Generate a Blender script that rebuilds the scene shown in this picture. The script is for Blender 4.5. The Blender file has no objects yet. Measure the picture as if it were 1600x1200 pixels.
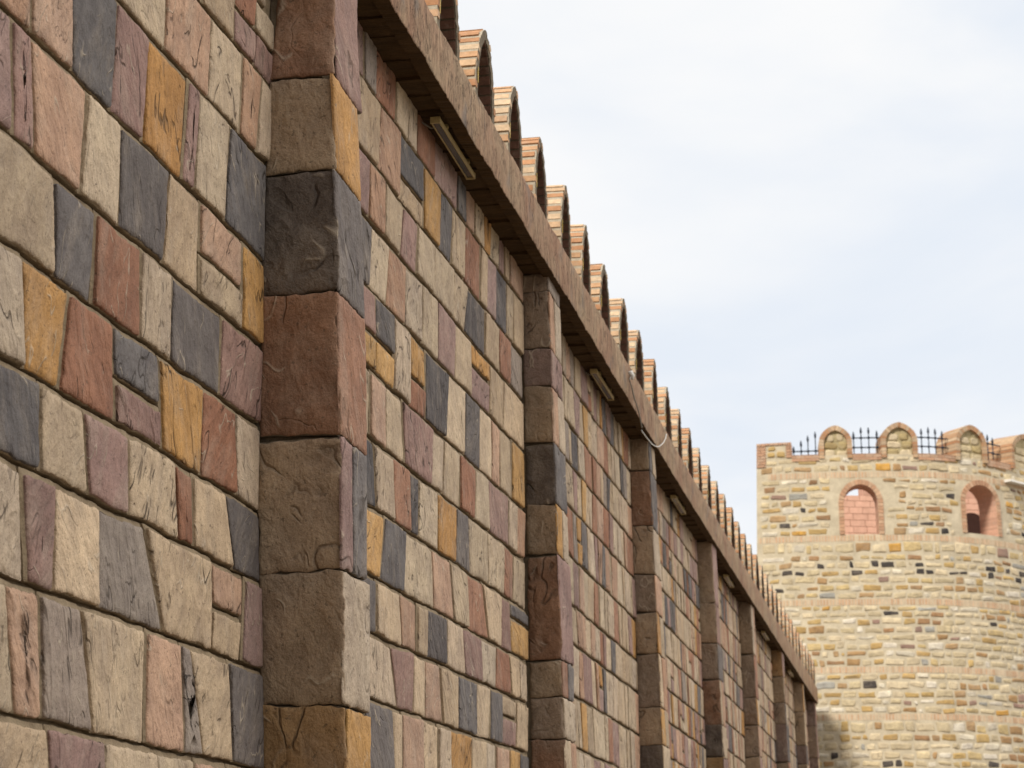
import bpy, math, random
from mathutils import Vector, noise
random.seed(11)
R = math.radians
scn = bpy.context.scene
COL = scn.collection

# ------------------------------------------------------------------ camera
FPX = 3200.0
CX, CY, VPU, VPV = 800.0, 600.0, 1470.0, 1440.0
PITCH = math.atan((VPV - CY) / FPX)
YAW = math.atan((VPU - CX) / math.hypot(FPX, VPV - CY))
CAMZ = 1.6
CAM = Vector((0, 0, CAMZ))
fh = Vector((-math.sin(YAW), math.cos(YAW), 0))
rt = Vector((math.cos(YAW), math.sin(YAW), 0))
FW = fh * math.cos(PITCH) + Vector((0, 0, math.sin(PITCH)))
UP = -fh * math.sin(PITCH) + Vector((0, 0, math.cos(PITCH)))
cd = bpy.data.cameras.new('camera')
cam = bpy.data.objects.new('camera', cd)
COL.objects.link(cam)
cam.location = CAM
cam.rotation_euler = (R(90) + PITCH, 0, YAW)
cd.sensor_width = 36
cd.lens = 36 * FPX / 1600
cd.clip_start = 0.1
cd.clip_end = 2000
cd.dof.use_dof = True
cd.dof.focus_distance = 10.0
cd.dof.aperture_fstop = 5.6
scn.camera = cam

BAT = 0.02            # the wall leans back a little
WX = -3.0
def ray(u, v):
    return FW + rt * ((u - CX) / FPX) - UP * ((v - CY) / FPX)
def wx(z, d=0.0):
    return WX - BAT * (z - CAMZ) + d
def on_wall(u, v, d=0.0):
    """survey a photo point onto the battered wall plane -> (y, z)"""
    r = ray(u, v)
    # x = t*rx ; z-CAMZ = t*rz ; t*rx = WX + d - BAT*t*rz
    t = (WX + d) / (r.x + BAT * r.z)
    return t * r.y, CAMZ + t * r.z
def on_y(u, v, y):
    r = ray(u, v)
    t = y / r.y
    return t * r.x, CAMZ + t * r.z
def at_depth(u, v, depth):
    r = ray(u, v)
    t = depth / r.dot(fh)
    return CAM + r * t
def bend(y):
    return 0.0
def rise(y):
    return 0.0 if y < 24 else .33 * ((y - 24) / 29.0) ** 1.2
def climb(o):
    for v in o.data.vertices:
        r = rise(v.co.y)
        if r: v.co.z += r * max(0, v.co.z) / ZS

# ------------------------------------------------------------------ helpers
class MB:
    def __init__(s):
        s.v = []; s.f = []; s.m = []; s.c = []; s.r = []; s.sm = []
    def face(s, idx, m=0, c=(1, 1, 1), r=(0, 0, 0), sm=False):
        s.f.append(tuple(idx)); s.m.append(m); s.c.append(c); s.r.append(r); s.sm.append(sm)
    def add(s, pts):
        n = len(s.v); s.v.extend([tuple(p) for p in pts]); return list(range(n, n + len(pts)))
    def quad(s, a, b, c, d, m=0, col=(1, 1, 1), r=(0, 0, 0)):
        s.face(s.add([a, b, c, d]), m, col, r)
    def hexa(s, p, m=0, col=(1, 1, 1), r=(0, 0, 0)):
        """8 points: bottom 4 (ccw seen from outside-top), top 4"""
        i = s.add(p)
        for q in ((3, 2, 1, 0), (4, 5, 6, 7), (0, 1, 5, 4), (1, 2, 6, 5), (2, 3, 7, 6), (3, 0, 4, 7)):
            s.face([i[k] for k in q], m, col, r)
    def box(s, lo, hi, m=0, col=(1, 1, 1), r=(0, 0, 0)):
        x0, y0, z0 = lo; x1, y1, z1 = hi
        s.hexa([(x0, y0, z0), (x1, y0, z0), (x1, y1, z0), (x0, y1, z0),
                (x0, y0, z1), (x1, y0, z1), (x1, y1, z1), (x0, y1, z1)], m, col, r)
    def tube(s, pts, rad, n=8, m=0, col=(1, 1, 1), caps=True):
        rings = []
        pts = [Vector(p) for p in pts]
        for k, p in enumerate(pts):
            a = pts[max(0, k - 1)]; b = pts[min(len(pts) - 1, k + 1)]
            t = (b - a).normalized()
            h = Vector((0, 0, 1)) if abs(t.z) < .9 else Vector((1, 0, 0))
            e1 = t.cross(h).normalized(); e2 = t.cross(e1)
            rr = rad[k] if isinstance(rad, (list, tuple)) else rad
            rings.append(s.add([p + e1 * rr * math.cos(6.2832 * q / n) + e2 * rr * math.sin(6.2832 * q / n) for q in range(n)]))
        for a, b in zip(rings, rings[1:]):
            for q in range(n):
                s.face([a[q], a[(q + 1) % n], b[(q + 1) % n], b[q]], m, col, sm=True)
        if caps:
            s.face(rings[0][::-1], m, col); s.face(rings[-1], m, col)
    def mesh(s, name, mats):
        me = bpy.data.meshes.new(name)
        me.from_pydata(s.v, [], s.f)
        for m in mats: me.materials.append(m)
        me.polygons.foreach_set('material_index', s.m)
        me.polygons.foreach_set('use_smooth', s.sm)
        a = me.attributes.new('Col', 'FLOAT_COLOR', 'FACE')
        flat = []
        for c in s.c: flat.extend((c[0], c[1], c[2], 1.0))
        a.data.foreach_set('color', flat)
        b = me.attributes.new('rnd', 'FLOAT_VECTOR', 'FACE')
        flat = []
        for c in s.r: flat.extend(c)
        b.data.foreach_set('vector', flat)
        me.update()
        return me
    def build(s, name, mats, parent=None):
        if not isinstance(mats, (list, tuple)): mats = [mats]
        o = bpy.data.objects.new(name, s.mesh(name, mats))
        COL.objects.link(o)
        if parent: o.parent = parent
        return o
def empty(name, loc=(0, 0, 0), parent=None):
    o = bpy.data.objects.new(name, None); o.empty_display_size = .2
    COL.objects.link(o); o.location = loc
    if parent: o.parent = parent
    return o
def tag(o, label=None, cat=None, group=None, kind=None):
    if label: o['label'] = label
    if cat: o['category'] = cat
    if group: o['group'] = group
    if kind: o['kind'] = kind
    return o

# ------------------------------------------------------------------ materials
class NT:
    def __init__(s, name):
        s.mat = bpy.data.materials.new(name); s.mat.use_nodes = True
        s.t = s.mat.node_tree; s.n = s.t.nodes; s.l = s.t.links
        s.bsdf = s.n['Principled BSDF']
        s.bsdf.inputs['Specular IOR Level'].default_value = 0.25
    def node(s, typ, ins=None, **kw):
        nd = s.n.new(typ)
        for k, v in kw.items(): setattr(nd, k, v)
        for k, v in (ins or {}).items():
            if isinstance(v, bpy.types.NodeSocket): s.l.new(v, nd.inputs[k])
            else: nd.inputs[k].default_value = v
        return nd
    def math(s, op, a, b=None, c=None, clamp=False):
        ins = {0: a}
        if b is not None: ins[1] = b
        if c is not None: ins[2] = c
        nd = s.node('ShaderNodeMath', ins, operation=op); nd.use_clamp = clamp
        return nd.outputs[0]
    def vmath(s, op, a, b=None):
        ins = {0: a}
        if b is not None: ins[1] = b
        return s.node('ShaderNodeVectorMath', ins, operation=op).outputs[0]
    def noise(s, vec, scale, detail=4, rough=.55, dist=0.0):
        return s.node('ShaderNodeTexNoise', {'Vector': vec, 'Scale': scale, 'Detail': detail, 'Roughness': rough, 'Distortion': dist}).outputs['Fac']
    def rng(s, v, a, b, c, d):
        return s.node('ShaderNodeMapRange', {'Value': v, 'From Min': a, 'From Max': b, 'To Min': c, 'To Max': d}).outputs[0]
    def mix(s, f, a, b, mode='MIX'):
        nd = s.n.new('ShaderNodeMix'); nd.data_type = 'RGBA'; nd.blend_type = mode
        for sock, v in ((nd.inputs[0], f), (nd.inputs[6], a), (nd.inputs[7], b)):
            if isinstance(v, bpy.types.NodeSocket): s.l.new(v, sock)
            else: sock.default_value = v if not isinstance(v, tuple) else (*v[:3], 1)
        return nd.outputs[2]
    def attr(s, name, out='Color'):
        return s.node('ShaderNodeAttribute', attribute_name=name).outputs[out]
    def coords(s, rk=37.0):
        tc = s.node('ShaderNodeTexCoord').outputs['Object']
        r = s.attr('rnd', 'Vector')
        return s.vmath('ADD', tc, s.vmath('MULTIPLY', r, (rk, rk, rk)))
    def bump(s, h, strength, dist, normal=None):
        ins = {'Height': h, 'Strength': strength, 'Distance': dist}
        if normal is not None: ins['Normal'] = normal
        return s.node('ShaderNodeBump', ins).outputs[0]
    def out(s, col, rough=.85, normal=None, spec=None):
        for k, v in (('Base Color', col), ('Roughness', rough)):
            if isinstance(v, bpy.types.NodeSocket): s.l.new(v, s.bsdf.inputs[k])
            else: s.bsdf.inputs[k].default_value = (*v, 1) if isinstance(v, tuple) else v
        if normal is not None: s.l.new(normal, s.bsdf.inputs['Normal'])
        if spec is not None: s.bsdf.inputs['Specular IOR Level'].default_value = spec
        return s.mat

def m_stone(name, cleft=1.0, crackamt=1.0, streak=(2.7, 2.7, 1.0), big=1.0):
    t = NT(name)
    p0 = t.vmath('MULTIPLY', t.coords(), (big, big, big))
    # tilt of the cleavage differs from stone to stone
    rv = t.attr('rnd', 'Vector')
    ang = t.math('MULTIPLY', t.math('SUBTRACT', t.node('ShaderNodeSeparateXYZ', {0: rv}).outputs[0], .5), 1.5)
    rot = t.node('ShaderNodeVectorRotate', {'Vector': p0, 'Angle': ang}, rotation_type='X_AXIS').outputs[0]
    ps = t.vmath('MULTIPLY', rot, streak)
    base = t.attr('Col')
    blot = t.noise(p0, 5.0, 5, .6)
    st = t.noise(ps, 7.0, 6, .62, .35)
    fine = t.noise(p0, 170.0, 3, .7)
    mid = t.noise(p0, 34.0, 5, .65)
    # sparse cracks : thin contour of a warped, stretched noise, broken up by a second noise
    cn = t.noise(ps, 1.5, 3, .5, .3)
    cl = t.math('SUBTRACT', 1.0, t.math('DIVIDE', t.math('ABSOLUTE', t.math('SUBTRACT', cn, .5)), .011), clamp=True)
    gate = t.rng(t.noise(p0, 6.0, 1, .5), .52, .58, 0, 1)
    own = t.rng(t.node('ShaderNodeSeparateXYZ', {0: rv}).outputs[1], .25, .85, .15, 1)
    crack = t.math('MULTIPLY', t.math('MULTIPLY', cl, gate), own)
    cn2 = t.noise(t.vmath('ADD', ps, (11.3, 4.1, 7.7)), 2.6, 3, .5, .5)
    cl2 = t.math('SUBTRACT', 1.0, t.math('DIVIDE', t.math('ABSOLUTE', t.math('SUBTRACT', cn2, .47)), .02), clamp=True)
    gate2 = t.rng(t.noise(t.vmath('ADD', p0, (5.1, 2.2, 9.3)), 9.0, 1, .5), .54, .60, 0, 1)
    crack2 = t.math('MULTIPLY', t.math('MULTIPLY', cl2, gate2), own)
    c = t.mix(1.0, base, t.node('ShaderNodeCombineColor', {0: t.rng(blot, .3, .7, .79, 1.18), 1: t.rng(blot, .3, .7, .78, 1.19), 2: t.rng(blot, .3, .7, .79, 1.16)}).outputs[0], 'MULTIPLY')
    dust = t.rng(t.noise(t.vmath('ADD', ps, (3.3, 8.1, 1.7)), 3.0, 5, .6), .5, .72, 0, .34)
    c = t.mix(dust, c, (.37, .305, .24))
    sv = t.rng(st, .32, .68, .90, 1.09)
    c = t.mix(1.0, c, t.node('ShaderNodeCombineColor', {0: sv, 1: sv, 2: sv}).outputs[0], 'MULTIPLY')
    fv = t.math('MULTIPLY', t.rng(fine, .3, .7, .80, 1.2), t.rng(mid, .3, .7, .90, 1.1))
    c = t.mix(1.0, c, t.node('ShaderNodeCombineColor', {0: fv, 1: fv, 2: fv}).outputs[0], 'MULTIPLY')
    speck = t.rng(t.noise(p0, 62.0, 2, .5), .655, .70, 0, .55)
    c = t.mix(speck, c, (.075, .055, .04))
    cn3 = t.noise(t.vmath('ADD', t.node('ShaderNodeVectorRotate', {'Vector': ps, 'Angle': .7}, rotation_type='X_AXIS').outputs[0], (2.3, 6.1, 3.7)), 2.4, 2, .5, .3)
    cl3 = t.math('SUBTRACT', 1.0, t.math('DIVIDE', t.math('ABSOLUTE', t.math('SUBTRACT', cn3, .5)), .012), clamp=True)
    scr = t.math('MULTIPLY', cl3, t.rng(t.noise(t.vmath('ADD', p0, (1.1, 7.2, 4.3)), 7.0, 1, .5), .54, .60, 0, .6))
    c = t.mix(t.math('MULTIPLY', scr, crackamt), c, (.50, .42, .32))
    c = t.mix(t.math('MULTIPLY', crack, .7 * crackamt), c, (.05, .036, .026))
    c = t.mix(t.math('MULTIPLY', crack2, .55 * crackamt), c, (.06, .045, .033))
    ridge = t.math('SUBTRACT', 1.0, t.math('DIVIDE', t.math('ABSOLUTE', t.math('SUBTRACT', cn, .56)), .05), clamp=True)
    h = t.math('MULTIPLY_ADD', t.math('MULTIPLY', ridge, own), .30, t.math('MULTIPLY', st, .75))
    h = t.math('MULTIPLY_ADD', blot, .9, h)
    h = t.math('MULTIPLY_ADD', mid, .20, h)
    h = t.math('MULTIPLY_ADD', fine, .05, h)
    h = t.math('ADD', h, t.math('MULTIPLY', scr, .25 * crackamt))
    h = t.math('SUBTRACT', h, t.math('MULTIPLY', crack, .55 * crackamt))
    h = t.math('SUBTRACT', h, t.math('MULTIPLY', crack2, .40 * crackamt))
    return t.out(c, .86, t.bump(h, 1.0 * cleft, .030), .22)

def m_mortar(name, a, b, scale=9.0, dist=.012):
    t = NT(name); p = t.coords(1.0)
    n1 = t.noise(p, scale, 6, .65); n2 = t.noise(p, 95.0, 4, .7)
    c = t.mix(t.rng(n1, .3, .7, 0, 1), a, b)
    fv = t.rng(n2, .3, .7, .78, 1.2)
    c = t.mix(1.0, c, t.node('ShaderNodeCombineColor', {0: fv, 1: fv, 2: fv}).outputs[0], 'MULTIPLY')
    h = t.math('MULTIPLY_ADD', n2, .35, n1)
    return t.out(c, .92, t.bump(h, .8, dist), .15)

def m_brick(name):
    t = NT(name); p = t.coords(11.0)
    base = t.attr('Col')
    n1 = t.noise(p, 22.0, 5, .65); n2 = t.noise(p, 120.0, 3, .7)
    v = t.rng(n1, .3, .7, .8, 1.18)
    c = t.mix(1.0, base, t.node('ShaderNodeCombineColor', {0: v, 1: v, 2: v}).outputs[0], 'MULTIPLY')
    c = t.mix(t.rng(t.noise(p, 8.0, 4, .6), .55, .75, 0, .45), c, (.42, .36, .29))
    c = t.mix(t.rng(n2, .64, .72, 0, .5), c, (.10, .06, .045))
    return t.out(c, .88, t.bump(t.math('MULTIPLY_ADD', n2, .3, n1), .7, .008), .2)

def m_fascia(name):
    t = NT(name); p = t.node('ShaderNodeTexCoord').outputs['Object']
    ps = t.vmath('MULTIPLY', p, (4, 9.0, 1.5))
    n1 = t.noise(ps, 2.6, 6, .65, .5); n2 = t.noise(ps, 9.0, 4, .65); n3 = t.noise(p, 1.6, 4, .6); n4 = t.noise(p, 110, 3, .7)
    c = t.mix(t.rng(n3, .36, .62, 0, 1), (.36, .215, .14), (.42, .30, .195))
    c = t.mix(t.rng(t.noise(t.vmath('ADD', p, (4, 2, 7)), 2.4, 4, .6), .56, .68, 0, .75), c, (.25, .215, .19))
    v = t.math('MULTIPLY', t.rng(n1, .3, .7, .78, 1.16), t.rng(t.noise(p, 26, 5, .65), .3, .7, .86, 1.13))
    c = t.mix(1.0, c, t.node('ShaderNodeCombineColor', {0: v, 1: v, 2: v}).outputs[0], 'MULTIPLY')
    line = t.math('SUBTRACT', 1.0, t.math('DIVIDE', t.math('ABSOLUTE', t.math('SUBTRACT', n1, .5)), .018), clamp=True)
    line = t.math('MULTIPLY', line, t.rng(t.noise(p, 5, 2, .5), .42, .52, 0, 1))
    c = t.mix(t.math('MULTIPLY', line, .8), c, (.06, .04, .026))
    fv = t.rng(n4, .3, .7, .82, 1.16)
    c = t.mix(1.0, c, t.node('ShaderNodeCombineColor', {0: fv, 1: fv, 2: fv}).outputs[0], 'MULTIPLY')
    h = t.math('SUBTRACT', t.math('MULTIPLY_ADD', n2, .5, n1), t.math('MULTIPLY', line, .5))
    return t.out(c, .88, t.bump(h, 1.0, .03), .2)

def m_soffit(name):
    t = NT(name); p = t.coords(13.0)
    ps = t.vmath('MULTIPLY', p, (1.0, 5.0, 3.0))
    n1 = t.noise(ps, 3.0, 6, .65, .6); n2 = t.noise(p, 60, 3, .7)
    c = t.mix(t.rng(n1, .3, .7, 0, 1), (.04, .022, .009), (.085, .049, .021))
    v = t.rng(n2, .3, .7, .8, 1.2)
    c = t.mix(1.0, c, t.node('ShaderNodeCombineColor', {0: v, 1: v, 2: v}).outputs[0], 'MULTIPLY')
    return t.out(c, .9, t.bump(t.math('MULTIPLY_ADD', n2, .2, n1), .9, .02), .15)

def m_plain(name, c, rough=.5, metal=0.0, spec=.4):
    t = NT(name); p = t.node('ShaderNodeTexCoord').outputs['Object']
    v = t.rng(t.noise(p, 30, 4, .6), .3, .7, .8, 1.15)
    col = t.mix(1.0, c, t.node('ShaderNodeCombineColor', {0: v, 1: v, 2: v}).outputs[0], 'MULTIPLY')
    t.bsdf.inputs['Metallic'].default_value = metal
    return t.out(col, rough, None, spec)

M = {}
M['stone'] = m_stone('cleft_stone')
M['quoin'] = m_stone('quoin_stone', 1.35, .8, (1.9, 1.9, 1.2), .6)
M['joint'] = m_mortar('brown_mortar', (.19, .142, .09), (.30, .235, .155))
M['qjoint'] = m_mortar('pilaster_mortar', (.12, .095, .065), (.20, .16, .115))
M['tstone'] = m_stone('tower_rubble', .8, .5, (1.2, 1.2, 3.0))
M['tmortar'] = m_mortar('tower_mortar', (.45, .39, .285), (.66, .58, .435), 3.0, .03)
M['brick'] = m_brick('terracotta_brick')
M['bmortar'] = m_mortar('brick_mortar', (.30, .26, .20), (.44, .385, .30), 14.0, .008)
M['fascia'] = m_fascia('cast_cornice')
M['soffit'] = m_soffit('brown_soffit')
M['rmortar'] = m_mortar('shade_toned_mortar', (.12, .098, .07), (.21, .17, .12), 14.0, .01)  # merlon ring mortar, shade of the fronts and recesses put into its colour
M['infill'] = m_mortar('merlon_infill', (.17, .15, .095), (.30, .26, .17), 7.0, .03)
M['tinfill'] = m_mortar('tower_infill', (.36, .30, .17), (.50, .42, .26), 4.0, .03)
M['iron'] = m_plain('painted_iron', (.012, .022, .042), .45, .3)
M['lampframe'] = m_plain('cream_lamp_housing', (.40, .30, .14), .45)
M['lens'] = m_plain('dark_lamp_lens', (.05, .045, .04), .18, 0, .5)
M['cable'] = m_plain('white_cable', (.75, .74, .70), .5)
M['gcable'] = m_plain('grey_cable', (.20, .18, .15), .6)
M['yellow'] = m_plain('yellow_strip', (.62, .44, .08), .5)
M['sheet'] = m_plain('white_sheet_metal', (.78, .76, .72), .5)
def m_pink():
    t = NT('pink_block'); p = t.node('ShaderNodeTexCoord').outputs['Object']
    n = t.noise(p, 5, 5, .6); n2 = t.noise(p, 60, 3, .7)
    c = t.mix(1.0, t.attr('Col'), t.node('ShaderNodeCombineColor', {0: t.rng(n, .3, .7, .9, 1.1), 1: t.rng(n, .3, .7, .88, 1.1), 2: t.rng(n, .3, .7, .86, 1.1)}).outputs[0], 'MULTIPLY')
    return t.out(c, .9, t.bump(t.math('MULTIPLY_ADD', n2, .3, n), .5, .01), .15)
M['pink'] = m_pink()
def m_ground():
    t = NT('dry_ground'); p = t.node('ShaderNodeTexCoord').outputs['Object']
    n = t.noise(p, .35, 6, .65); n2 = t.noise(p, 14, 5, .7)
    c = t.mix(t.rng(n, .35, .65, 0, 1), (.165, .142, .112), (.235, .2, .158))
    v = t.rng(n2, .3, .7, .75, 1.2)
    c = t.mix(1.0, c, t.node('ShaderNodeCombineColor', {0: v, 1: v, 2: v}).outputs[0], 'MULTIPLY')
    return t.out(c, .95, t.bump(n2, .6, .03), .1)
M['ground'] = m_ground()

PAL = {'B': [(.46, .352, .242), (.49, .38, .266), (.42, .316, .214), (.46, .36, .264)],
       'T': [(.42, .265, .18), (.44, .285, .20), (.39, .24, .16)],
       'M': [(.265, .168, .142), (.29, .185, .16), (.315, .21, .182)],
       'S': [(.115, .102, .099), (.135, .12, .116), (.10, .088, .087), (.15, .132, .126)],
       'O': [(.44, .245, .09), (.47, .275, .11), (.41, .22, .08)],
       'R': [(.30, .15, .095), (.325, .17, .108), (.285, .138, .085)],
       'G': [(.26, .21, .175), (.285, .23, .19)]}
def pal(k):
    c = random.choice(PAL[k]); j = random.uniform(.9, 1.1)
    w_ = random.uniform(-.03, .03); return (c[0] * j * (1 + w_), c[1] * j, c[2] * j * (1 - w_))
def rcol():
    return pal(random.choices('BTMSORG', (47, 14, 12, 11, 6, 8, 4))[0])
def jit(c, a):
    j = 1 + random.uniform(-a, a); return tuple(x * j for x in c)
def rvec():
    return (random.random(), random.random(), random.random())

# ------------------------------------------------------------------ one cleft stone
def inset(q, e):
    n = len(q); out = []
    for i in range(n):
        p0 = q[i - 1]; p = q[i]; p1 = q[(i + 1) % n]
        a = (p[0] - p0[0], p[1] - p0[1]); b = (p1[0] - p[0], p1[1] - p[1])
        la = math.hypot(*a) or 1e-6; lb = math.hypot(*b) or 1e-6
        na = (-a[1] / la, a[0] / la); nb = (-b[1] / lb, b[0] / lb)
        dt = 1 + na[0] * nb[0] + na[1] * nb[1]
        dt = max(dt, .35)
        out.append((p[0] + e * (na[0] + nb[0]) / dt, p[1] + e * (na[1] + nb[1]) / dt))
    return out
def shared(y, z):
    a = noise.noise(Vector((y * 2.6, z * 2.6, 1.7))); b = noise.noise(Vector((y * 2.6, z * 2.6, 8.3)))
    c = noise.noise(Vector((y * 8, z * 8, 3.1)))
    d = noise.noise(Vector((y * 21, z * 21, 6.1)))
    return a * .014 + c * .004, b * .012 + c * .007 + d * .003
def stone(mb, q, mp, relief, col, step=.05, rough=.005, m=0, wav=1.0, pil=.002, cham=.006, bev=.005, collar=None, cm=1, cdepth=None):
    """q: ccw corners (bl, br, tr, tl) in the wall's own 2D (along, up); mp(a, b, d) lifts them to 3D.
    collar: corners of the mortar the stone is bedded in"""
    rv = rvec()
    ys = [p[0] for p in q]; zs = [p[1] for p in q]
    w = max(ys) - min(ys); h = max(zs) - min(zs)
    lim = min(w, h)
    if lim < .02: return
    cnt = []
    for i in range(len(q)):
        a, b = q[i], q[(i + 1) % len(q)]
        cnt.append(max(2, int(math.hypot(b[0] - a[0], b[1] - a[1]) / step)))
    sd = Vector((random.random() * 90, random.random() * 90, 0))
    tilt = random.uniform(-.010, .010) / max(w, .1); tilt2 = random.uniform(-.008, .008) / max(h, .1)
    yc, zc = sum(ys) / len(ys), sum(zs) / len(zs)
    def ring(qq, d, k, hn, tl=0):
        pts = []
        for i in range(len(q)):
            a, b = qq[i], qq[(i + 1) % len(q)]
            L = math.hypot(b[0] - a[0], b[1] - a[1]) or 1e-6
            c = min(cham / L, .3)
            for j in range(cnt[i]):
                t = c + (1 - 2 * c) * j / (cnt[i] - 1)
                y = a[0] + (b[0] - a[0]) * t; z = a[1] + (b[1] - a[1]) * t
                s0, s1 = shared(y, z)
                ox = oz = 0
                if k:
                    n1 = noise.noise_vector(Vector((y * 13, z * 13, 0)) + sd) * rough * k
                    n2 = noise.noise_vector(Vector((y * 44, z * 44, 5)) + sd) * rough * 1.1 * k
                    ox = n1.x + n2.x; oz = n1.y + n2.y
                hd = d + (noise.noise(Vector((y * 7, z * 7, 2)) + sd) * hn if hn else 0) + tl * (tilt * (y - yc) + tilt2 * (z - zc))
                pts.append(mp(y + s0 * wav + ox, z + s1 * wav + oz, hd))
        return mb.add(pts)
    bv = min(bev, lim * .1)
    lay_ = []
    if collar:
        rC = ring(collar, -.034, .25, 0); cdp = .004 if cdepth is None else cdepth
        rD = ring(collar, cdp - .008, .25, .004)
        r0 = ring(q, cdp, 1, .002)
        for a, b, c_ in ((rC, rD, cm), (rD, r0, cm)):
            n = len(a)
            for i in range(n):
                mb.face([a[i], a[(i + 1) % n], b[(i + 1) % n], b[i]], c_, (1, 1, 1), (0, 0, 0), sm=False)
        # the drip side of the stone runs down to the mortar
        rr = mb.add([mb.v[i] for i in r0]); lay_.append(rr)
    else:
        lay_.append(ring(q, -.012, 1, 0))
    lay_.append(ring(inset(q, bv * .2), relief - bv * .8, 1, .001, 1))
    lay_.append(ring(inset(q, bv), relief, 1, .0015, 1))
    lay_.append(ring(inset(q, min(.022, lim * .2)), relief + pil, .6, .004, 1))
    lay_.append(ring(inset(q, min(.07, lim * .3)), relief + pil, .3, .008, 1))
    lay_.append(ring(inset(q, min(.13, lim * .4)), relief + pil, .1, .010, 1))
    for k, (a, b) in enumerate(zip(lay_, lay_[1:])):
        n = len(a)
        for i in range(n):
            mb.face([a[i], a[(i + 1) % n], b[(i + 1) % n], b[i]], m, col, rv, sm=k > 0)
    mb.face(lay_[-1], m, col, rv, sm=True)

# ------------------------------------------------------------------ the long wall
wall = empty('stone_wall', (WX, 0, 0))
tag(wall, 'long battered wall faced in multicoloured cleft stone, with buttresses and arched brick battlements', 'wall')
def wp(o):
    """parent with world placement kept (the empty stands at the wall foot)"""
    climb(o); o.parent = wall
    o.location = o.location - Vector((WX, 0, 0))
    return o
def wmap(y, z, d):
    return (wx(z, d) + bend(y), y, z)

# pilaster survey: (u, v) of the joint of wall and near side, at the head and near the foot
PS = [None, (817, 430, 827, 1150, .50), (980, 690, 998, 1120, .50), (1084, 833, 1104, 1190, .50), (1152, 930, 1163, 1190, .50),
      (1203, 1003, 1212, 1190, .50), (1237, 1052, 1244, 1190, .50), (1258, 1090, 1263, 1190, .50)]
pil = []
P1T = [(0, 432, 515, 552), (150, 420, 516, 553), (300, 413, 519, 557), (500, 407, 523, 562), (700, 405, 527, 564), (900, 405, 530, 566), (1050, 407, 532, 568), (1200, 411, 536, 571)]
p1 = []
for v, ul, ua, ur in P1T:
    y, z = on_wall(ul, v)
    xa, _ = on_y(ua, v, y)
    pr = xa - wx(z)
    yf = on_wall(ur, v, pr)[0]
    p1.append((z, y, pr, yf))
print('P1', [tuple(round(a, 3) for a in r) for r in p1])
def interp(tab, z, k):
    tab = sorted(tab)
    if z <= tab[0][0]: return tab[0][k]
    for a, b in zip(tab, tab[1:]):
        if z <= b[0]:
            t = (z - a[0]) / (b[0] - a[0]); return a[k] + (b[k] - a[k]) * t
    return tab[-1][k]
TABS = [None, p1]
XF = .295          # cornice projection from the wall plane
ysf, ZS = on_wall(787, 292, XF)
_, ZT = on_wall(755, 160, XF)
_, ZM = on_wall(755, 44, XF - .03)
print('soffit z', ZS, 'fascia top', ZT, 'merlon top', ZM)
for i, s in enumerate(PS):
    if s is None: continue
    ya, za = on_wall(s[0], s[1]); yb, zb = on_wall(s[2], s[3])
    yc = (ya * .5 + yb * .5)
    TABS.append([(0, yc + .0, .275, yc + s[4]), (ZS, yc, .205, yc + s[4] - .02)])
    print('P', i + 1, round(ya, 2), round(yb, 2), round(za, 2))
# the buttresses before the picture's left edge
y1 = p1[3][1]
TABS[0] = [(0, y1 - 6.1, .36, y1 - 5.7), (ZS, y1 - 6.1, .24, y1 - 5.73)]
PY = [interp(t, 3.5, 1) for t in TABS]
PW = [interp(t, 3.5, 3) for t in TABS]
YEND = PW[-1] + .14
YBEG = -14.0
ZB = -.1

# --- rows and stones read off the photograph for the two nearest bays -------------------------
def rowz(k, u):
    return on_wall(u, VPV - k * (VPU - u))[1]
GAPH, GAPV = .037, .028
def lay(mb, y0t, y0b, y1t, y1b, zb, zt, col, step, ztf=None, zbf=None, relief=None):
    """a stone between two leaning joints and two beds; a shadow gap stays open under it"""
    gh = GAPH * random.uniform(.8, 1.15); ga, gb = GAPV * random.uniform(.35, .65), GAPV * random.uniform(.35, .65)
    ztf = zt if ztf is None else ztf; zbf = zb if zbf is None else zbf
    g1 = gh * .5; g2 = gh * .5; g3 = gh * .05
    q = [(y0b + ga, zb + g1), (y1b - gb, zbf + g1), (y1t - gb, ztf - g2), (y0t + ga, zt - g2)]
    rl = relief or random.uniform(.010, .024)
    cl = [(y0b - .001, zb + g1 - .002), (y1b + .001, zbf + g1 - .002), (y1t + .001, ztf - g3 + .004), (y0t - .001, zt - g3 + .004)]
    stone(mb, q, wmap, rl, col, step, collar=cl, cdepth=max(.003, rl - .010))
def Y(u, k):
    return on_wall(u, VPV - k * (VPU - u))[0]

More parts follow.
